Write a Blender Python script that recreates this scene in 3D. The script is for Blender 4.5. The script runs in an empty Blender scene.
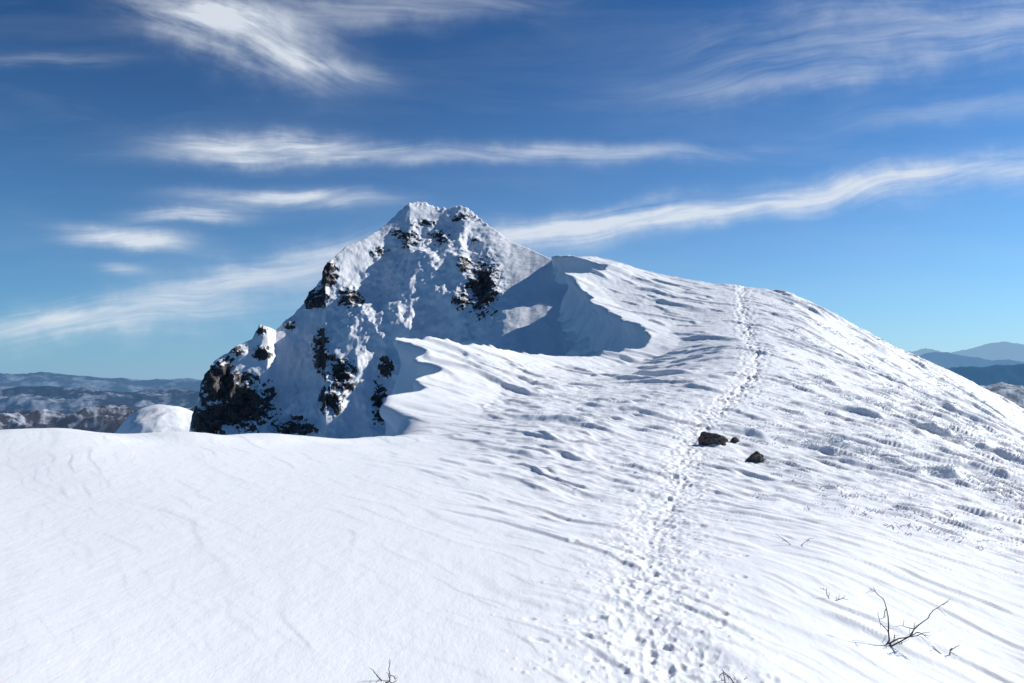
import bpy, math, numpy as np
from mathutils import Vector
rng=np.random.default_rng(7)
F=796.0; HX=512.0; HY=385.0
SUN_AZ=math.radians(69); SUN_EL=math.radians(36)
# ------------------------------------------------------------------ noise
_p=rng.permutation(256).astype(np.int32); _p=np.concatenate([_p,_p])
_a=rng.random(256)*2*np.pi; _gx=np.cos(_a).astype(np.float32); _gy=np.sin(_a).astype(np.float32)
def pn(x,y,seed=0):
    x=np.asarray(x,dtype=np.float64)+seed*17.31; y=np.asarray(y,dtype=np.float64)-seed*9.77
    xi=np.floor(x); yi=np.floor(y); fx=(x-xi); fy=(y-yi)
    xi=xi.astype(np.int64)&255; yi=yi.astype(np.int64)&255
    xj=(xi+1)&255; yj=(yi+1)&255
    u=fx*fx*fx*(fx*(fx*6-15)+10); v=fy*fy*fy*(fy*(fy*6-15)+10)
    def g(a,b,dx,dy):
        h=_p[_p[a]+b]; return _gx[h]*dx+_gy[h]*dy
    n00=g(xi,yi,fx,fy); n10=g(xj,yi,fx-1,fy); n01=g(xi,yj,fx,fy-1); n11=g(xj,yj,fx-1,fy-1)
    return 1.45*((n00*(1-u)+n10*u)*(1-v)+(n01*(1-u)+n11*u)*v)
def fbm(x,y,o=4,seed=0,gain=.5):
    r=0;a=1;t=0
    for i in range(o):
        r=r+a*pn(x*2**i,y*2**i,seed+i*3); t+=a; a*=gain
        x,y=.8*x+.6*y,-.6*x+.8*y
    return r/t*1.3
def ridged(x,y,o=4,seed=0,gain=.5):
    r=0;a=1;t=0
    for i in range(o):
        r=r+a*(1-np.abs(pn(x*2**i,y*2**i,seed+i*3))*1.6); t+=a; a*=gain
    return r/t
def sst(e0,e1,x):
    t=np.clip((x-e0)/(e1-e0),0,1); return t*t*(3-2*t)
# ------------------------------------------------------------------ mesh helpers
def new_obj(name,me,mat=None,parent=None):
    ob=bpy.data.objects.new(name,me); bpy.context.scene.collection.objects.link(ob)
    if mat: me.materials.append(mat)
    if parent: ob.parent=parent
    return ob
def mesh_from(name,co,quads,smooth=True,attrs={}):
    me=bpy.data.meshes.new(name)
    n=len(co); m=len(quads); k=quads.shape[1]
    me.vertices.add(n); me.vertices.foreach_set('co',np.ascontiguousarray(co,dtype=np.float32).ravel())
    me.loops.add(m*k); me.loops.foreach_set('vertex_index',np.ascontiguousarray(quads,dtype=np.int32).ravel())
    me.polygons.add(m)
    me.polygons.foreach_set('loop_start',np.arange(0,m*k,k,dtype=np.int32))
    me.polygons.foreach_set('loop_total',np.full(m,k,dtype=np.int32))
    me.polygons.foreach_set('use_smooth',np.full(m,smooth,dtype=bool))
    for a,v in attrs.items():
        at=me.attributes.new(a,'FLOAT','POINT'); at.data.foreach_set('value',np.asarray(v,dtype=np.float32).ravel())
    me.update(calc_edges=True); me.validate()
    return me
def grid_quads(R,C,keep=None):
    idx=np.arange(R*C).reshape(R,C)
    q=np.stack([idx[:-1,:-1],idx[:-1,1:],idx[1:,1:],idx[1:,:-1]],-1)
    if keep is not None:
        k=keep[:-1,:-1]|keep[:-1,1:]|keep[1:,1:]|keep[1:,:-1]
        q=q[k]
    return q.reshape(-1,4)
def compact(co,q,attrs):
    used=np.zeros(len(co),bool); used[q.ravel()]=True
    mp=np.cumsum(used)-1
    return co[used],mp[q],{k:v.ravel()[used] for k,v in attrs.items()}
# ------------------------------------------------------------------ upper (windward) snow surface: control points
CP=[]
def c(px,py,Y): CP.append((px,Y,(HY-py)/F*Y))
def z(px,Y,Z): CP.append((px,Y,Z))
for p,Y in((-300,5.8),(0,6.0),(300,6.2),(512,6.4),(660,6.6),(850,7.3),(1024,8.5),(1300,11)): c(p,683,Y)
z(-300,3,-2.25); z(512,3,-2.4); z(1300,3,-3.3); z(1300,30,-9); z(1300,60,-17); z(1300,150,-38)
for p,Y in((0,10.5),(300,11),(512,11.6),(660,11.8),(850,13),(1024,17.5)): c(p,550,Y)
for p,Y in((0,17),(200,18.5),(400,21),(600,23),(800,27),(1024,42)): c(p,466,Y)
for p,q,Y in((-300,414,20),(0,419,22),(60,417,22.5),(130,423,24),(200,426,25),(330,431,29),(378,427,33),(430,404,42),(452,378,50),(413,350,60),
  (550,430,31),(690,437,32),(850,430,40),(1024,440,75),(560,392,50),(690,385,52),(850,388,65),(1024,423,120),
  (500,355,76),(560,361,86),(650,355,94),(740,345,82),(650,337,103),(595,291,134),(566,261,150),(700,310,120),
  (860,356,105),(590,257,164),(650,273,160),(700,283,156),(740,288,154),(800,300,154),(860,334,150),(930,368,150),(980,392,150),(1024,413,150)): c(p,q,Y)
z(600,230,8);z(740,230,8);z(860,230,0);z(1024,230,-30); z(660,190,20); z(860,185,4); z(760,190,14)
CP=np.array(CP)
def feat(px,Y): return (px-HX)/F*2.2, np.log(Y)
cu,cv=feat(CP[:,0],CP[:,1])
def tps(r2): return 0.5*r2*np.log(r2+1e-9)
N=len(CP); A=np.zeros((N+3,N+3)); A[:N,:N]=tps((cu[:,None]-cu)**2+(cv[:,None]-cv)**2)+np.eye(N)*2e-3
A[:N,N]=1;A[:N,N+1]=cu;A[:N,N+2]=cv; A[N:,:N]=A[:N,N:].T
W=np.linalg.solve(A,np.concatenate([CP[:,2],[0,0,0]]))
def U_base(X,Y):
    px=HX+F*X/Y; fu,fv=feat(px,Y)
    r=W[N]+W[N+1]*fu+W[N+2]*fv
    for i in range(N): r=r+W[i]*tps((fu-cu[i])**2+(fv-cv[i])**2)
    return r
RIM=[(-900,15),(-300,20),(0,22),(200,25),(330,29),(384,33),(420,38),(445,44),(455,50),(448,54),(414,60),(420,64),(450,68),(500,77),(560,86),(610,90),(650,95),(656,100),
     (648,105),(618,116),(590,131),(572,139),(614,143.5),(618,146),(566,150.5),(558,154),(560,165),(540,200),(520,260)]
RX=np.array([((p-HX)/F*Y,Y) for p,Y in RIM])
def rim_d(X,Y):
    best=np.full(X.shape,1e9)
    for i in range(len(RX)-1):
        ax,ay=RX[i]; bx,by=RX[i+1]; dx,dy=bx-ax,by-ay; L2=dx*dx+dy*dy
        t=np.clip(((X-ax)*dx+(Y-ay)*dy)/L2,0,1)
        qx=X-ax-t*dx; qy=Y-ay-t*dy; d=qx*qx+qy*qy
        best=np.minimum(best,d)
    poly=np.vstack([RX,[(400,260),(400,-50),(-400,-50)]])
    ins=np.zeros(X.shape,bool); n=len(poly); j=n-1
    for i in range(n):
        xi,yi=poly[i]; xj,yj=poly[j]
        if yi!=yj:
            cnd=((yi>Y)!=(yj>Y))&(X<(xj-xi)*(Y-yi)/(yj-yi)+xi); ins^=cnd
        j=i
    return np.where(ins,-np.sqrt(best),np.sqrt(best))
wa=np.array([-0.57,0.82]); wb=np.array([0.82,0.57])
def ridge_layer(a,b,L,Wd,sd,thr=.0,sw=.0):
    v=b/Wd+.9*pn(a/L*.6,b/(2.5*Wd),sd)+.25*pn(a/L*1.9,b/(1.3*Wd),sd+17)
    cr=np.floor(v); f=v-cr
    ph=pn(cr*7.31+.5,cr*3.17+.5,sd+4)*9
    al=a/L+ph
    m=sst(thr,.4,pn(al,cr*1.37+.5,sd+9))
    wv=.20+.12*pn(al*2.1,cr*2.2,sd+13)+sw
    s=np.where(f<wv,sst(0,1,f/wv),(1-(f-wv)/(1-wv)))
    return s*m
def sastrugi(X,Y,amp,rough):
    a=X*wa[0]+Y*wa[1]; b=X*wb[0]+Y*wb[1]
    b=b+.5*pn(a/7,b/7,41)+.16*pn(a/1.7,b/1.7,42)
    far=sst(12,60,Y); sw=.1*sst(40,90,Y)
    out=.022*sst(38,20,Y)*ridge_layer(a,b,1.1,.22,1)+.075*sst(95,50,Y)*ridge_layer(a,b,2.6,.62,2,0,sw)+.18*(.3+.7*far)*ridge_layer(a,b,6,1.6,3,.05,sw)+.33*far*ridge_layer(a,b,13,3.8,5,.05,sw)
    out=out+.03*sst(60,30,Y)*ridge_layer(a+3,b*1.02+a*.12,1.6,.4,7)
    out=out+rough*.10*sst(130,50,Y)*(ridged(a/3.5,b/.95,4,33,.5)-.6)+rough*.045*fbm(X/.8,Y/1.3,3,37)
    out=out+.05*fbm(a/9,b/4,3,31)
    return out*amp
PATH=np.array([((p-HX)/F*Y,Y) for p,Y in((662,5),(660,6.4),(653,9),(650,11),(663,14.5),(677,20),(688,28),(700,36),(742,50),(752,60),(757,74),(748,98),(742,125),(742,156))])
def PATHX(Y): return np.interp(Y,PATH[:,1],PATH[:,0])
def U_full(X,Y,full=False):
    Z=U_base(X,Y)
    px=HX+F*X/Y
    q=px+Y*2.0
    pd=X-PATHX(Y)
    amp=.13+.98*sst(400,650,q)+.32*sst(3,16,pd)
    amp=amp*(.5+.72*sst(8,26,Y))
    amp=amp*(1-.4*np.exp(-(pd/(.9+.02*Y))**2))
    rough=sst(420,660,q)*(.35+.6*sst(9,22,Y))+.10
    Z=Z+sastrugi(X,Y,amp,rough)
    band=np.exp(-(pd/(.40+.006*Y))**2)
    Z=Z-band*.030*(1+Y/45)+np.exp(-(pd/(.75+.011*Y))**2)*(.010+.0009*Y)*fbm(X/.16/(1+Y/40),Y/.2/(1+Y/40),3,91)*1.6
    br=sst(1.5,8,pd)
    A_=X*wa[0]+Y*wa[1]; B_=X*wb[0]+Y*wb[1]
    lump=np.maximum(0,fbm(A_/1.9+.3*B_,B_/1.1,3,51))*.42*sst(-.25,.35,fbm(A_/16,B_/6,2,55))
    Z=Z+br*lump*sst(10,26,Y)
    Z=Z+br*.06*np.maximum(0,fbm((X*.8+Y*.6)/.6,(Y*.8-X*.6)/.6,3,57))*sst(10,26,Y)*sst(80,45,Y)
    Z=Z+sst(60,120,Y)*.5*fbm(X/14,Y/20,3,61)
    d=rim_d(X,Y)
    soft=sst(33,40,Y)
    farw=sst(84,97,Y)
    d=d+soft*((.42-.15*farw)*fbm(X/6,Y/6,3,71)+.16*pn(X/.9,Y/.9,73))*sst(-8,-1,-np.abs(d))
    Z=Z+soft*.7*np.clip((d+3.0)/3.0,0,1)+(1-soft)*sst(6,0,np.abs(d))*(.22*fbm(X/3.5,Y/3.5,2,75)+.05)
    w=.6-.53*soft
    x=d/w
    sp=w*np.where(x>20,x,np.log1p(np.exp(np.minimum(x,20))))
    k1=2.0+2.8*soft
    vert=1.25*(1+.3*fbm(X/5,Y/5,2,78))
    drop=k1*sp
    drop=np.where(farw>0,drop*(1-farw)+farw*(np.minimum(sp,vert)*(k1+.6)+np.maximum(sp-vert,0)*1.25),drop)
    Z=Z-drop
    if full:
        sh=soft*1.6*sst(-3.0,0,d)*(1-sst(.05,.5,d))*(.6+.8*sst(-.3,.5,pn(X/5,Y/5,77)))
        fl=soft*sst(.1,1.0,d)*((.7+.6*farw)*ridged((X+Y*.9)/3.0,Z/12,4,79)+.3*fbm((X+Y)/.9,Z/1.6,3,80))
        return X-.95*(sh+fl),Y-.3*(sh+fl),Z,d
    return Z,d
# grid
pxs=np.concatenate([np.arange(-600,-30,6),np.arange(-30,1060,1.1),np.arange(1060,1700,6)])
rows=[3.0]
while rows[-1]<260:
    y=rows[-1]
    rows.append(y+ (y*.0037 if y<58 else .21 if y<172 else 1.5))
rows=np.array(rows)
PX,YY=np.meshgrid(pxs,rows); XX=(PX-HX)/F*YY
XD,YD,ZZ,DD=U_full(XX,YY,True)
# ------------------------------------------------------------------ footprints
seg=np.hypot(*np.diff(PATH,axis=0).T); cum=np.concatenate([[0],np.cumsum(seg)])
def pathpt(s):
    s=np.clip(s,0,cum[-1]-.01)
    return np.array([np.interp(s,cum,PATH[:,0]),np.interp(s,cum,PATH[:,1])])
def dent(x,y,ang,L,Wd,dep,rimh):
    R=2.2*L
    r0=np.searchsorted(rows,y-R); r1=np.searchsorted(rows,y+R)
    u=HX+F*x/y; k=F*R/y+3+abs(u-HX)*R/y
    c0=np.searchsorted(pxs,u-k); c1=np.searchsorted(pxs,u+k)
    if r1<=r0 or c1<=c0: return
    gx=XX[r0:r1,c0:c1]-x; gy=YY[r0:r1,c0:c1]-y
    ca,sa=math.cos(ang),math.sin(ang)
    a=(gx*ca+gy*sa)/L; b=(-gx*sa+gy*ca)/Wd
    q=a*a+b*b+.35*np.sin(gx*40+x*9)*np.cos(gy*37+y*7)
    q=np.maximum(q,0)
    ZZ[r0:r1,c0:c1]+= -dep*np.exp(-q**1.7)+rimh*np.exp(-((np.sqrt(q)-1.45)/.35)**2)
for off,step,dep,s0 in((0.0,.33,.034,0),(.14,.40,.020,.17),(-.20,.37,.018,.3),(.42,.45,.014,.1),(-.5,.6,.010,.2)):
    s=s0;i=0
    while s<cum[-1]-1:
        p=pathpt(s); q=pathpt(s+.3); t=q-p; t/=np.hypot(*t); nrm=np.array([-t[1],t[0]])
        far=min(1,max(0,(p[1]-12)/50))
        wob=.35*math.sin(s*.31+off*9)*(.2+off*1.5)+.35*far*math.sin(s*.17+off*5)
        lat=(.09 if i%2 else -.09)+off*(1.0+far)+wob*.5+rng.normal()*(.05+.10*far)
        pp=p+nrm*lat
        if rng.random()<.76:
            dent(pp[0],pp[1],math.atan2(t[1],t[0])+rng.normal()*.3,(.12+.14*far)*(1+.2*rng.normal()),(.05+.11*far),dep*(.35+.9*rng.random())*(1+4.0*far),.006*(1+3*far))
        s+=step*(1+.15*rng.normal()); i+=1
for i in range(1100):
    s=rng.random()**1.1*cum[-1]; p=pathpt(s); lat=rng.normal()*(.6+.009*p[1])-.1
    dent(p[0]+lat,p[1],rng.random()*3.1,(.04+.07*rng.random())*(1+p[1]/60),(.03+.03*rng.random())*(1+p[1]/60),(.016*rng.random()+.005)*(1+p[1]/25),.006)
for i in range(3800):
    s=rng.random()**1.8*cum[-1]*.5; p=pathpt(s); lat=rng.normal()*.55
    r=.010+.018*rng.random()
    dent(p[0]+lat,p[1]+rng.normal()*.1,0,r,r,-(.4+.6*rng.random())*r*.8,0)
# ------------------------------------------------------------------ materials
def mat(name):
    m=bpy.data.materials.new(name); m.use_nodes=True; nt=m.node_tree
    for n in list(nt.nodes): nt.nodes.remove(n)
    o=nt.nodes.new('ShaderNodeOutputMaterial'); return m,nt,o
def node(nt,t,**k):
    n=nt.nodes.new(t)
    for a,b in k.items():
        if a.startswith('i_'): n.inputs[a[2:].replace('_',' ')].default_value=b
        else: setattr(n,a,b)
    return n
def snow_mat(name,rock=False):
    m,nt,o=mat(name); L=nt.links.new
    b=node(nt,'ShaderNodeBsdfPrincipled'); b.inputs['Roughness'].default_value=.55
    b.inputs['Specular IOR Level'].default_value=.25
    tc=node(nt,'ShaderNodeTexCoord')
    mp=node(nt,'ShaderNodeMapping'); mp.inputs['Rotation'].default_value=(0,0,math.radians(-35)); mp.inputs['Scale'].default_value=(1,.4,1)
    L(tc.outputs['Object'],mp.inputs['Vector'])
    n1=node(nt,'ShaderNodeTexNoise'); n1.inputs['Scale'].default_value=3.0; n1.inputs['Detail'].default_value=6; n1.inputs['Roughness'].default_value=.68
    L(mp.outputs[0],n1.inputs['Vector'])
    bp=node(nt,'ShaderNodeBump'); bp.inputs['Distance'].default_value=.045 if not rock else .45; bp.inputs['Strength'].default_value=.5
    L(n1.outputs[0],bp.inputs['Height'])
    L(bp.outputs[0],b.inputs['Normal'])
    cr=node(nt,'ShaderNodeMix'); cr.data_type='RGBA'
    cr.inputs[6].default_value=(.85,.86,.865,1); cr.inputs[7].default_value=(.90,.905,.91,1)
    L(n1.outputs[0],cr.inputs[0])
    if not rock:
        L(cr.outputs[2],b.inputs['Base Color'])
    else:
        n1.inputs['Scale'].default_value=.6; mp.inputs['Scale'].default_value=(1,1,1)
        at=node(nt,'ShaderNodeAttribute'); at.attribute_name='rock'
        nr=node(nt,'ShaderNodeTexNoise'); nr.inputs['Scale'].default_value=.9; nr.inputs['Detail'].default_value=8; nr.inputs['Roughness'].default_value=.8
        L(tc.outputs['Object'],nr.inputs['Vector'])
        ad=node(nt,'ShaderNodeMath',operation='MULTIPLY_ADD'); L(nr.outputs[0],ad.inputs[0]); ad.inputs[1].default_value=2.3; 
        L(at.outputs['Fac'],ad.inputs[2])
        rp=node(nt,'ShaderNodeMapRange'); rp.inputs[1].default_value=1.56; rp.inputs[2].default_value=1.64; L(ad.outputs[0],rp.inputs[0])
        nc=node(nt,'ShaderNodeTexNoise'); nc.inputs['Scale'].default_value=2.5; nc.inputs['Detail'].default_value=4
        L(tc.outputs['Object'],nc.inputs['Vector'])
        rc=node(nt,'ShaderNodeValToRGB'); rc.color_ramp.elements[0].position=.35; rc.color_ramp.elements[0].color=(.018,.018,.022,1)
        rc.color_ramp.elements[1].position=.7; rc.color_ramp.elements[1].color=(.12,.10,.085,1)
        L(nc.outputs[0],rc.inputs[0])
        mx=node(nt,'ShaderNodeMix'); mx.data_type='RGBA'; L(rp.outputs[0],mx.inputs[0]); L(cr.outputs[2],mx.inputs[6]); L(rc.outputs[0],mx.inputs[7])
        L(mx.outputs[2],b.inputs['Base Color'])
    L(b.outputs[0],o.inputs[0]); return m
SNOW=snow_mat('wind_packed_snow'); PEAK=snow_mat('snow_and_rock',True)
keep=(DD<np.where(YY>95,15,9))
co=np.stack([XD,YD,ZZ],-1).reshape(-1,3); q=grid_quads(len(rows),len(pxs),keep)
co,q,_=compact(co,q,{})
new_obj('snow_ridge',mesh_from('snow_ridge',co,q),SNOW)
# ------------------------------------------------------------------ peak
SK=np.array([(-900,900,170),(-300,800,160),(60,640,150),(130,520,150),(178,455,150),(190,430,150),(196,405,150),(203,380,151),(214,362,152),(232,350,154),(240,344,155),(252,340,156),(260,324,158),(268,326,158),(276,330,160),(290,318,163),(304,303,166),
 (312,290,168),(322,279,170),(326,264,171),(345,247,176),(365,238,180),(380,229,184),(392,218,187),(402,209,189),(410,202,190),(418,202,191),(430,205,191),(440,209,190),(450,208,189),(460,206,188),(468,209,187),(478,217,183),(490,226,178),(510,240,172),(530,249,167),(548,257,161),(562,262,158),
 (600,263,152),(640,271,150),(700,283,150),(760,300,150),(800,320,150)],float)
lp=np.concatenate([np.arange(-800,150,10),np.arange(150,660,.85),np.arange(660,800,4)])
lr=np.concatenate([np.arange(18,95,1.0),np.arange(95,196,.22),np.arange(196,330,2.0)])
LPX,LY=np.meshgrid(lp,lr); LX=(LPX-HX)/F*LY
sc=(HY-np.interp(LPX,SK[:,0],SK[:,1]))/F; Yc=np.interp(LPX,SK[:,0],SK[:,2]); Zc=sc*Yc
t=Yc-LY
kx=np.arange(-900,900); kv=np.interp(kx,[150,200,300,415,470,510,560,620,700],[1.6,1.5,1.0,.86,.73,.61,.62,.72,.75])
gk=np.exp(-np.linspace(-2,2,61)**2); kv=np.convolve(np.pad(kv,30,mode='edge'),gk/gk.sum(),'valid')
kf=np.interp(LPX,kx,kv)
tf=np.maximum(t,0); tb=np.maximum(-t,0)
LZ=Zc-kf*(tf+2.5*np.sin(tf/6.5)*sst(0,8,tf)*sst(480,400,LPX)) - .9*tb
side=sst(520,450,LPX)
g=sst(3,26,tf)*side
rib=ridged(LX/22+LY*.012,LY/60,2,5)
LZ+=g*(7*(rib-.55))
LZ+=(.04+.96*sst(1,14,tf)*side)*(2.5*(ridged(LX/9,LY/14,5,8,.5)-.6))*sst(565,470,LPX)
LZ+=.3*fbm(LX/2.2,LY/2.2,3,9)*sst(560,470,LPX)
LZ+=.3*fbm(LX/5,LY/9,3,12)
LZ+=np.exp(-(t/2.5)**2)*sst(380,400,LPX)*sst(500,470,LPX)*.5*np.maximum(0,fbm(LX/.9,LY/2,3,17))*1.5
ins=(LPX>520)&(LY>90)
ub=U_base(LX[ins],LY[ins]); dd=rim_d(LX[ins],LY[ins])
LZ[ins]=np.where(dd<0,np.minimum(LZ[ins],ub-1.5),LZ[ins])
LPY=HY-F*LZ/LY
RK=[(483,288,16,28,1.3),(466,265,8,10,1.05),(462,298,10,12,.95),(491,270,8,9,.9),(475,240,7,5,.65),(329,272,9,15,1.2),(316,298,14,11,1.05),(352,297,15,10,1.1),(322,350,9,22,1.05),(341,374,14,18,1.15),(332,400,12,14,1.05),
 (386,366,8,11,.95),(379,400,8,24,.95),(220,383,18,24,1.3),(242,405,32,26,1.3),(212,420,18,18,1.3),(262,352,10,8,.9),(238,348,10,7,.9),(262,330,6,7,.8),(293,426,24,10,1.1),(409,240,12,10,.82),(396,232,8,5,.66),(440,238,13,9,.8),(425,224,18,5,.62),(462,217,14,6,.7),(380,252,11,7,.7),(290,324,10,6,.68)]
rk=np.zeros_like(LZ)
for x,y,sx,sy,a in RK: rk=np.maximum(rk,a*np.exp(-((LPX-x)/sx)**2-((LPY-y)/sy)**2))
rk*=(t>-3)
crag=ridged(LX/3.2,LZ/3.6,5,14,.6)
crn=fbm(LX/7,LZ/6,4,19)
m=np.clip(rk*1.3,0,1)
LYd=LY-(m*2.8*(crag-.4))-sst(540,450,LPX)*sst(2,12,tf)*(1.2*crn+.4*fbm(LX/1.8,LZ/1.5,3,22))
LXd=LX+m*.6*fbm(LX/1.3,LZ/1.3,3,25)
P=np.stack([LXd,LYd,LZ],-1)
du=np.gradient(P,axis=1); dv=np.gradient(P,axis=0); nn=np.cross(du,dv); nn/=np.linalg.norm(nn,axis=-1,keepdims=True)+1e-9
nz=np.abs(nn[...,2])
rock=rk*.85+.40*sst(.62,.25,nz)*sst(.10,.4,rk)-.33*sst(.55,.85,nz)-.03+.03*sst(460,200,LPX)
new_obj('rocky_snow_peak',mesh_from('rocky_snow_peak',P.reshape(-1,3),grid_quads(len(lr),len(lp)),True,{'rock':rock}),PEAK)
# ------------------------------------------------------------------ distant terrain, aerial haze painted into its materials
def painted_haze_mat(name,base,snow,haze,fac,scale,snowthr=.5,rot=0):
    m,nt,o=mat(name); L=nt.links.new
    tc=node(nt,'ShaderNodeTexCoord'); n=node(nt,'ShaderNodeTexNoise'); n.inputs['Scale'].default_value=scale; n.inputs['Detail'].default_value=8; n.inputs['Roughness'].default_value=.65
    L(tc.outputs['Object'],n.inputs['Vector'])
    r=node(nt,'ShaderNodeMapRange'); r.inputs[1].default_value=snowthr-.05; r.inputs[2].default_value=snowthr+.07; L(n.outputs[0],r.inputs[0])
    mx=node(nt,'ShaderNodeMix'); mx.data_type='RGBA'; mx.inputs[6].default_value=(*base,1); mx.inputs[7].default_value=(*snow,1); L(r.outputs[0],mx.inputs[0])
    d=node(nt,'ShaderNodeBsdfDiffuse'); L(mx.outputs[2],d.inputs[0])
    e=node(nt,'ShaderNodeEmission'); e.inputs[0].default_value=(*haze,1); e.inputs[1].default_value=1  # distance haze painted as an even glow mixed over the hill colour
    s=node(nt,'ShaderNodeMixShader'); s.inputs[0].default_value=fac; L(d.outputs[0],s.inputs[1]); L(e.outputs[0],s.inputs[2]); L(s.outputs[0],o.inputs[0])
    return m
def mrange(name,pts,D,depth,base_s,rel,fs,mt,seed,step=1.5,rr=60,sm=0):
    pts=np.array(pts,float); p=np.arange(pts[0,0],pts[-1,0],step); v=np.linspace(0,1,rr)
    tp=np.interp(p,pts[:,0],pts[:,1])
    if sm:
        gk=np.exp(-np.linspace(-2,2,2*sm+1)**2); tp=np.convolve(np.pad(tp,sm,mode='edge'),gk/gk.sum(),'valid')
    P_,V=np.meshgrid(p,v); Y=D+depth*V; X=(P_-HX)/F*Y
    s=(HY-np.interp(P_,p,tp))/F; top=s*(D+depth*.7)
    prof=np.where(V<.7,sst(0,1,V/.7)**.8,1-.5*(V-.7)/.3) if not sm else 1-((V-.7)/.7)**2
    Zb=base_s*D
    R=ridged(X/fs,Y/fs,5,seed,.55)
    Z=Zb+(top-Zb)*prof+rel*(R-.75)*(.35+.65*np.sin(np.pi*np.clip(V/1.4,0,1)))*(1-.6*sst(.55,.7,V))
    new_obj(name,mesh_from(name,np.stack([X,Y,Z],-1).reshape(-1,3),grid_quads(rr,len(p))),mt)
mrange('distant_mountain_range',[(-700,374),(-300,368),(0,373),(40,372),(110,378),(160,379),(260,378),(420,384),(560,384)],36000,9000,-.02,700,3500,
   painted_haze_mat('pale_haze_painted_hills',(.05,.06,.08),(.5,.55,.62),(.085,.19,.35),.78,.0006,.52),13)
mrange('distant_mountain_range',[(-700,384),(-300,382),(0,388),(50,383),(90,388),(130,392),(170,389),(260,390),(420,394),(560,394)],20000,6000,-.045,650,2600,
   painted_haze_mat('haze_painted_hills',(.04,.05,.07),(.5,.55,.62),(.055,.13,.26),.62,.0012,.53),3)
mrange('wooded_snowy_hills',[(-700,398),(-200,402),(0,410),(40,403),(70,406),(110,404),(150,408),(200,408),(300,412),(500,415)],7000,3500,-.11,420,1100,
   painted_haze_mat('wooded_snow_hills',(.04,.034,.038),(.52,.55,.62),(.09,.14,.24),.36,.004,.53),4,1.0,120)
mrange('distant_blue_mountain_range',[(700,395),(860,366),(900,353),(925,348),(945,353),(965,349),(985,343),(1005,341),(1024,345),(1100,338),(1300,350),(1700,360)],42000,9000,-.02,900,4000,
   painted_haze_mat('far_haze_painted_hills',(.1,.12,.15),(.3,.35,.4),(.24,.41,.62),.92,.0004,.6),5)
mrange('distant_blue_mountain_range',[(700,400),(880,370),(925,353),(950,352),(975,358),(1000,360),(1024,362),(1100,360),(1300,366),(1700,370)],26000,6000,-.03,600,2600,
   painted_haze_mat('mid_haze_painted_hills',(.07,.09,.12),(.3,.35,.4),(.13,.28,.49),.86,.0006,.6),6)
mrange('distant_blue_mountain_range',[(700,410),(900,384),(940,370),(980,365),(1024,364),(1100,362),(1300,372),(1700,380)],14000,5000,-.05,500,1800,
   painted_haze_mat('near_haze_painted_hills',(.04,.06,.09),(.25,.3,.38),(.06,.17,.34),.72,.001,.6),7)
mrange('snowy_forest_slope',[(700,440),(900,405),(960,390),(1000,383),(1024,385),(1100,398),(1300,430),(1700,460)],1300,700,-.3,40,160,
   painted_haze_mat('snowy_forest',(.10,.12,.15),(.6,.64,.7),(.3,.4,.52),.25,.03,.5),8,1.0,120)
mrange('snow_dome_hill',[(-200,560),(40,490),(95,455),(115,433),(128,416),(140,408),(160,404),(178,406),(192,411),(215,420),(260,440),(330,480)],420,160,-.25,5,50,SNOW,9,1.2,120,9)
vf,nt,o=mat('haze_painted_valley'); d=node(nt,'ShaderNodeBsdfDiffuse'); n=node(nt,'ShaderNodeTexNoise'); n.inputs['Scale'].default_value=.002; n.inputs['Detail'].default_value=8
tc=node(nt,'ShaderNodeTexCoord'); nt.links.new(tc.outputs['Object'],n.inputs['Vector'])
r=node(nt,'ShaderNodeValToRGB'); r.color_ramp.elements[0].position=.4; r.color_ramp.elements[0].color=(.07,.11,.18,1); r.color_ramp.elements[1].position=.65; r.color_ramp.elements[1].color=(.2,.27,.38,1)  # bluish distance haze painted into the valley floor colour
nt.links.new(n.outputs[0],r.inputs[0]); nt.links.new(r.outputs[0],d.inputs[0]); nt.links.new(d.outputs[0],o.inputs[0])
k=64; an=np.linspace(0,2*np.pi,k,endpoint=False)
co=np.concatenate([[[0,0,-1500]]]+[np.stack([R*np.sin(an),R*np.cos(an),np.full(k,-1500.)],-1) for R in(4000,20000,120000)])
me=bpy.data.meshes.new('valley_ground')
faces=[(0,1+(i+1)%k,1+i) for i in range(k)]
for rr_ in(0,1): faces+=[(1+rr_*k+i,1+rr_*k+(i+1)%k,1+(rr_+1)*k+(i+1)%k,1+(rr_+1)*k+i) for i in range(k)]
me.from_pydata(co.tolist(),[],faces); new_obj('valley_ground',me,vf)
# ------------------------------------------------------------------ ground lookup
def place(px,py,y0=4,y1=170):
    ys=np.exp(np.linspace(math.log(y0),math.log(y1),900)); xs=(px-HX)/F*ys
    Z,_=U_full(xs,ys); pyv=HY-F*Z/ys
    i=np.argmax(pyv<py); return xs[i],ys[i],Z[i]
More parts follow.
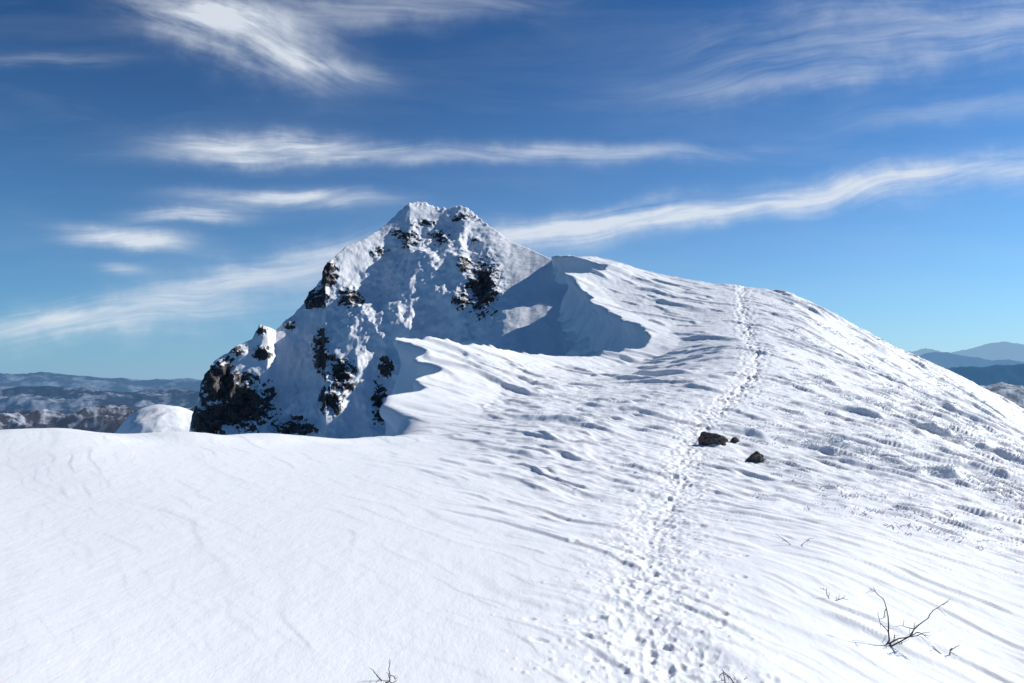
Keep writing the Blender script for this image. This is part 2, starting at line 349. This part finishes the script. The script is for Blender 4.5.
# ------------------------------------------------------------------ rocks
def simple(name,col,rough=.85,var=None,bump=.03):
    m,nt,o=mat(name); b=node(nt,'ShaderNodeBsdfPrincipled'); b.inputs['Roughness'].default_value=rough
    n=node(nt,'ShaderNodeTexNoise'); n.inputs['Scale'].default_value=9; n.inputs['Detail'].default_value=6
    tc=node(nt,'ShaderNodeTexCoord'); nt.links.new(tc.outputs['Object'],n.inputs['Vector'])
    r=node(nt,'ShaderNodeValToRGB'); r.color_ramp.elements[0].position=.35; r.color_ramp.elements[1].position=.7
    r.color_ramp.elements[0].color=(*col,1); r.color_ramp.elements[1].color=(*(var or col),1)
    nt.links.new(n.outputs[0],r.inputs[0]); nt.links.new(r.outputs[0],b.inputs['Base Color'])
    if bump:
        bp=node(nt,'ShaderNodeBump'); bp.inputs['Distance'].default_value=bump; nt.links.new(n.outputs[0],bp.inputs['Height']); nt.links.new(bp.outputs[0],b.inputs['Normal'])
    nt.links.new(b.outputs[0],o.inputs[0]); return m
ROCKM=simple('dark_rock',(.025,.024,.024),.9,(.12,.105,.085))
import bmesh
def rock_obj(px,py,w,h,dp,seed):
    x,y,zz=place(px,py); bm=bmesh.new(); bmesh.ops.create_icosphere(bm,subdivisions=5,radius=1)
    r=np.random.default_rng(seed)
    planes=[(Vector(r.normal(size=3)).normalized(),.5+.3*r.random()) for _ in range(13)]
    for v in bm.verts:
        for n_,dd in planes:
            e=v.co.dot(n_)-dd
            if e>0: v.co-=n_*e*.95
        k_=1+.16*float(pn(v.co.x*3+seed,v.co.y*3+v.co.z*3))+.06*float(pn(v.co.x*9+seed,v.co.y*9-v.co.z*9))
        v.co=Vector((v.co.x*w*k_,v.co.y*dp*k_,v.co.z*h*k_))
    me=bpy.data.meshes.new('rock'); bm.to_mesh(me); bm.free()
    ob=new_obj('rock',me,ROCKM); ob.location=(x,y,zz+h*.12); ob.rotation_euler=(0,.15,r.random()*.4)
rock_obj(710,441,.66,.34,.5,1); rock_obj(735,442,.26,.2,.22,2); rock_obj(757,461,.36,.34,.35,13)
# ------------------------------------------------------------------ bare twigs
TW=simple('twig_bark',(.035,.022,.018),.8,(.09,.06,.045),0)
def tube(vs,fs,pts,r0,r1):
    n=len(pts); b0=len(vs)
    for i,p in enumerate(pts):
        r=r0+(r1-r0)*i/(n-1)
        t=(pts[min(i+1,n-1)]-pts[max(i-1,0)]).normalized(); a=t.cross(Vector((.3,1,.2))).normalized(); b=t.cross(a)
        for k in range(5):
            an=k*2*math.pi/5; vs.append(p+a*math.cos(an)*r+b*math.sin(an)*r)
    for i in range(n-1):
        for k in range(5): fs.append((b0+i*5+k,b0+i*5+(k+1)%5,b0+(i+1)*5+(k+1)%5,b0+(i+1)*5+k))
def branch(vs,fs,p,d,L,r,r_,depth):
    pts=[p]; n=6
    for i in range(n):
        d=(d+Vector(r_.normal(size=3))*.22).normalized(); pts.append(pts[-1]+d*L/n)
    tube(vs,fs,pts,r,r*.45)
    if depth>0:
        for i in range(2,n+1):
            if r_.random()<.6:
                dd=(d+Vector(r_.normal(size=3))*.75+Vector((0,0,.15))).normalized()
                branch(vs,fs,pts[i],dd,L*(.3+.25*r_.random()),r*.55,r_,depth-1)
def shrub(px,py,stems,seed,depth=2,r=.006):
    x,y,zz=place(px,py); r_=np.random.default_rng(seed); vs=[];fs=[]
    for d,L in stems: branch(vs,fs,Vector((r_.normal()*.03,r_.normal()*.03,-.03)),Vector(d).normalized(),L,r,r_,depth)
    me=bpy.data.meshes.new('bare_shrub'); me.from_pydata([tuple(v) for v in vs],[],fs); ob=new_obj('bare_shrub',me,TW); ob.location=(x,y,zz)
shrub(884,644,[((.35,0,1),.55),((1,-.1,.12),.62),((.9,0,.3),.4)],23,2,.010)
shrub(945,654,[((-.5,0,.3),.2),((.2,0,1),.16)],5,1,.008)
shrub(386,684,[((.1,0,1),.14),((-.4,0,.8),.12),((.6,0,.6),.12)],6)
shrub(732,684,[((.1,0,1),.16),((-.6,0,.8),.19),((.6,0,.5),.16)],8)
shrub(832,600,[((.1,0,1),.18),((.6,0,.5),.14)],9)
shrub(795,545,[((-.5,0,.5),.3),((.8,0,.3),.3)],10,1)
# ------------------------------------------------------------------ rime covered shrubs on the right slope
RIME=simple('rime_ice_twigs',(.62,.64,.66),.7,(.86,.87,.88),0)
M=18000
yy=np.exp(rng.uniform(math.log(11),math.log(156),M)); pp=rng.uniform(735,1130,M)
xx=(pp-HX)/F*yy
A_=xx*wa[0]+yy*wa[1]; B_=xx*wb[0]+yy*wb[1]
dens=sst(-.15,.5,fbm(A_/16,B_/6,2,55)+.5*fbm(A_/4,B_/2,2,58))*sst(.8,6,xx-PATHX(yy))*(.12+.88*sst(14,30,yy))
kk=rng.random(M)<dens*.75; xx=xx[kk];yy=yy[kk]
zz,_=U_full(xx,yy); n=len(xx)
B=26
base=np.repeat(np.stack([xx,yy,zz],-1),B,0); sz=np.repeat(rng.uniform(.04,.16,n)*(.6+.017*yy.clip(0,80)),B)
th=rng.random(n*B)*2*np.pi; el=rng.uniform(0.,1.1,n*B)
dr=np.stack([np.cos(th)*np.cos(el),np.sin(th)*np.cos(el),np.sin(el)],-1)
off=rng.normal(size=(n*B,3))*np.array([1.0,1.0,.1])*sz[:,None]
L_=(sz*rng.uniform(.3,.9,n*B))[:,None]
p0=base+off; p0[:,2]-=.03; p1=p0+dr*L_
sd=np.cross(dr,rng.normal(size=(n*B,3))); sd/=np.linalg.norm(sd,axis=1,keepdims=True)
w=(sz*.11)[:,None]
co=np.stack([p0-sd*w,p0+sd*w,p1+sd*w*.8,p1-sd*w*.8],1).reshape(-1,3)
new_obj('frosted_shrubs',mesh_from('frosted_shrubs',co,np.arange(n*B*4).reshape(-1,4),False),RIME)
# ------------------------------------------------------------------ world
wd=bpy.data.worlds.new('World'); bpy.context.scene.world=wd; wd.use_nodes=True; nt=wd.node_tree
for x in list(nt.nodes): nt.nodes.remove(x)
L=nt.links.new
out=node(nt,'ShaderNodeOutputWorld'); bg=node(nt,'ShaderNodeBackground'); L(bg.outputs[0],out.inputs[0]); bg.inputs[1].default_value=.1
sky=node(nt,'ShaderNodeTexSky'); sky.sky_type='NISHITA'; sky.sun_disc=False; sky.sun_elevation=SUN_EL; sky.sun_rotation=SUN_AZ; sky.altitude=1800; sky.air_density=1.0; sky.dust_density=.6; sky.ozone_density=2.5
def mth(op,a,b=None,c_=None,clamp=False):
    n=node(nt,'ShaderNodeMath',operation=op); n.use_clamp=clamp
    for i,v in enumerate((a,b,c_)):
        if v is None: continue
        if isinstance(v,(int,float)): n.inputs[i].default_value=v
        else: L(v,n.inputs[i])
    return n.outputs[0]
tc=node(nt,'ShaderNodeTexCoord'); sp=node(nt,'ShaderNodeSeparateXYZ'); L(tc.outputs['Generated'],sp.inputs[0])
yc=mth('MAXIMUM',sp.outputs[1],.08)
u=mth('DIVIDE',sp.outputs[0],yc); s=mth('DIVIDE',sp.outputs[2],yc)
front=mth('GREATER_THAN',sp.outputs[1],.1)
def noise(vec,scale,detail,rough=.55,dist=0):
    n=node(nt,'ShaderNodeTexNoise'); n.inputs['Scale'].default_value=scale; n.inputs['Detail'].default_value=detail; n.inputs['Roughness'].default_value=rough; n.inputs['Distortion'].default_value=dist
    L(vec,n.inputs['Vector']); return n.outputs[0]
def comb(a,b,c_=0):
    n=node(nt,'ShaderNodeCombineXYZ')
    for i,v in enumerate((a,b,c_)):
        if isinstance(v,(int,float)): n.inputs[i].default_value=v
        else: L(v,n.inputs[i])
    return n.outputs[0]
base=comb(u,s)
w1=mth('SUBTRACT',noise(base,3.0,2),.5); w2=mth('SUBTRACT',noise(base,13,4,.6),.5)
ST={}
for key,deg,kx_,ky_ in(('d',-19,5,30),('h',-1,5,50),('u',9,4.5,48)):
    a=math.radians(deg); ca,sa=math.cos(a),math.sin(a)
    al=mth('ADD',mth('MULTIPLY',u,ca),mth('MULTIPLY',s,sa)); ac=mth('SUBTRACT',mth('MULTIPLY',s,ca),mth('MULTIPLY',u,sa))
    ac=mth('ADD',ac,mth('MULTIPLY',w1,.09))
    st=noise(comb(mth('MULTIPLY',al,kx_),mth('MULTIPLY',ac,ky_),deg*1.3),1.0,8,.62,.4)
    ST[key]=mth('MULTIPLY_ADD',st,2.6,-.76,clamp=True)
total=None
for cx,cy,ang,hl,hw,I,f_ in ((235,36,-18,100,28,.95,'d'),(318,64,-14,58,9,.75,'d'),(360,10,4,170,18,.4,'h'),(200,20,-14,80,14,.5,'d'),
   (262,147,-2,90,13,1.0,'h'),(480,153,0,270,9,.6,'h'),(290,197,-1,95,8,.95,'h'),(188,214,1,54,7.5,.9,'h'),(128,238,-5,58,10,1.2,'h'),
   (175,298,11,200,22,.6,'u'),(270,266,13,110,13,.5,'u'),(720,208,8,280,14,.8,'u'),(590,225,6,120,9,.6,'u'),(970,174,8,190,16,.5,'u'),(960,30,8,250,36,.45,'u'),
   (70,322,4,160,14,.4,'u'),(125,268,-4,22,6,.5,'h'),(45,60,0,80,6,.3,'h'),(760,85,4,130,10,.2,'u'),(960,110,6,130,14,.25,'u'),(480,245,4,170,16,.25,'u')):
    a=math.radians(ang); ca,sa=math.cos(a),math.sin(a)
    du=mth('SUBTRACT',u,(cx-HX)/F); ds=mth('SUBTRACT',s,(HY-cy)/F)
    al=mth('ADD',mth('MULTIPLY',du,ca),mth('MULTIPLY',ds,sa))
    ac=mth('SUBTRACT',mth('MULTIPLY',ds,ca),mth('MULTIPLY',du,sa))
    ac=mth('ADD',ac,mth('MULTIPLY',w1,hw/F*2.0)); ac=mth('ADD',ac,mth('MULTIPLY',w2,hw/F*2.2))
    A_=mth('DIVIDE',al,hl/F); C_=mth('DIVIDE',ac,hw/F)
    e=mth('ADD',mth('POWER',mth('ABSOLUTE',A_),2.6),mth('MULTIPLY',C_,C_))
    g_=mth('EXPONENT',mth('MULTIPLY',e,-1.0))
    v=mth('MULTIPLY',mth('MULTIPLY',g_,mth('MULTIPLY_ADD',g_,.15,ST[f_],clamp=True)),I)
    total=v if total is None else mth('ADD',total,v)
veil=noise(comb(mth('MULTIPLY',u,2.0),mth('MULTIPLY',s,13.0)),1.4,5,.6,.4)
veil=mth('MULTIPLY',mth('MULTIPLY_ADD',veil,2.2,-1.05,clamp=True),.08)
total=mth('ADD',total,veil)
total=mth('MULTIPLY',mth('MINIMUM',total,.88),front)
sc3=node(nt,'ShaderNodeSeparateColor'); L(sky.outputs[0],sc3.inputs[0]); cc=node(nt,'ShaderNodeCombineColor')
for i,(pw,k_) in enumerate(((1.9,.028),(1.7,.235),(1.65,.31))):
    L(mth('MULTIPLY',mth('POWER',sc3.outputs[i],pw),k_),cc.inputs[i])
el_=mth('MAXIMUM',sp.outputs[2],0.0)
sunside=mth('MULTIPLY_ADD',sp.outputs[0],.8,.45,clamp=True)
hz=mth('EXPONENT',mth('MULTIPLY',el_,-6.3)); hz=mth('MULTIPLY',hz,mth('MULTIPLY_ADD',sunside,.1,.94),clamp=True)
hc=node(nt,'ShaderNodeMix'); hc.data_type='RGBA'; L(sunside,hc.inputs[0]); hc.inputs[6].default_value=(2.5,4.0,6.0,1); hc.inputs[7].default_value=(5.6,7.2,8.9,1)
hm=node(nt,'ShaderNodeMix'); hm.data_type='RGBA'; L(hz,hm.inputs[0]); L(cc.outputs[0],hm.inputs[6]); L(hc.outputs[2],hm.inputs[7])
mx=node(nt,'ShaderNodeMix'); mx.data_type='RGBA'; L(total,mx.inputs[0]); L(hm.outputs[2],mx.inputs[6]); mx.inputs[7].default_value=(7.4,8.0,8.8,1)
L(mx.outputs[2],bg.inputs[0])
# sun
sd_=Vector((math.sin(SUN_AZ)*math.cos(SUN_EL),math.cos(SUN_AZ)*math.cos(SUN_EL),math.sin(SUN_EL)))
li=bpy.data.lights.new('sun','SUN'); li.energy=4.75; li.angle=math.radians(.5); li.color=(1,.98,.95)
so=bpy.data.objects.new('sun',li); bpy.context.scene.collection.objects.link(so); so.rotation_euler=sd_.to_track_quat('Z','Y').to_euler()
# camera
cm=bpy.data.cameras.new('camera'); cm.lens=28; cm.sensor_width=36; cm.clip_end=200000; cm.clip_start=.1; cm.shift_y=(HY-341.5)/1024
cam=bpy.data.objects.new('camera',cm); bpy.context.scene.collection.objects.link(cam); cam.rotation_euler=(math.radians(90),0,0)
sc_=bpy.context.scene; sc_.camera=cam
sc_.view_settings.view_transform='Standard'; sc_.view_settings.look='None'; sc_.view_settings.exposure=0
print('verts',len(ZZ.ravel()),len(LZ.ravel()),'shrubs',n)
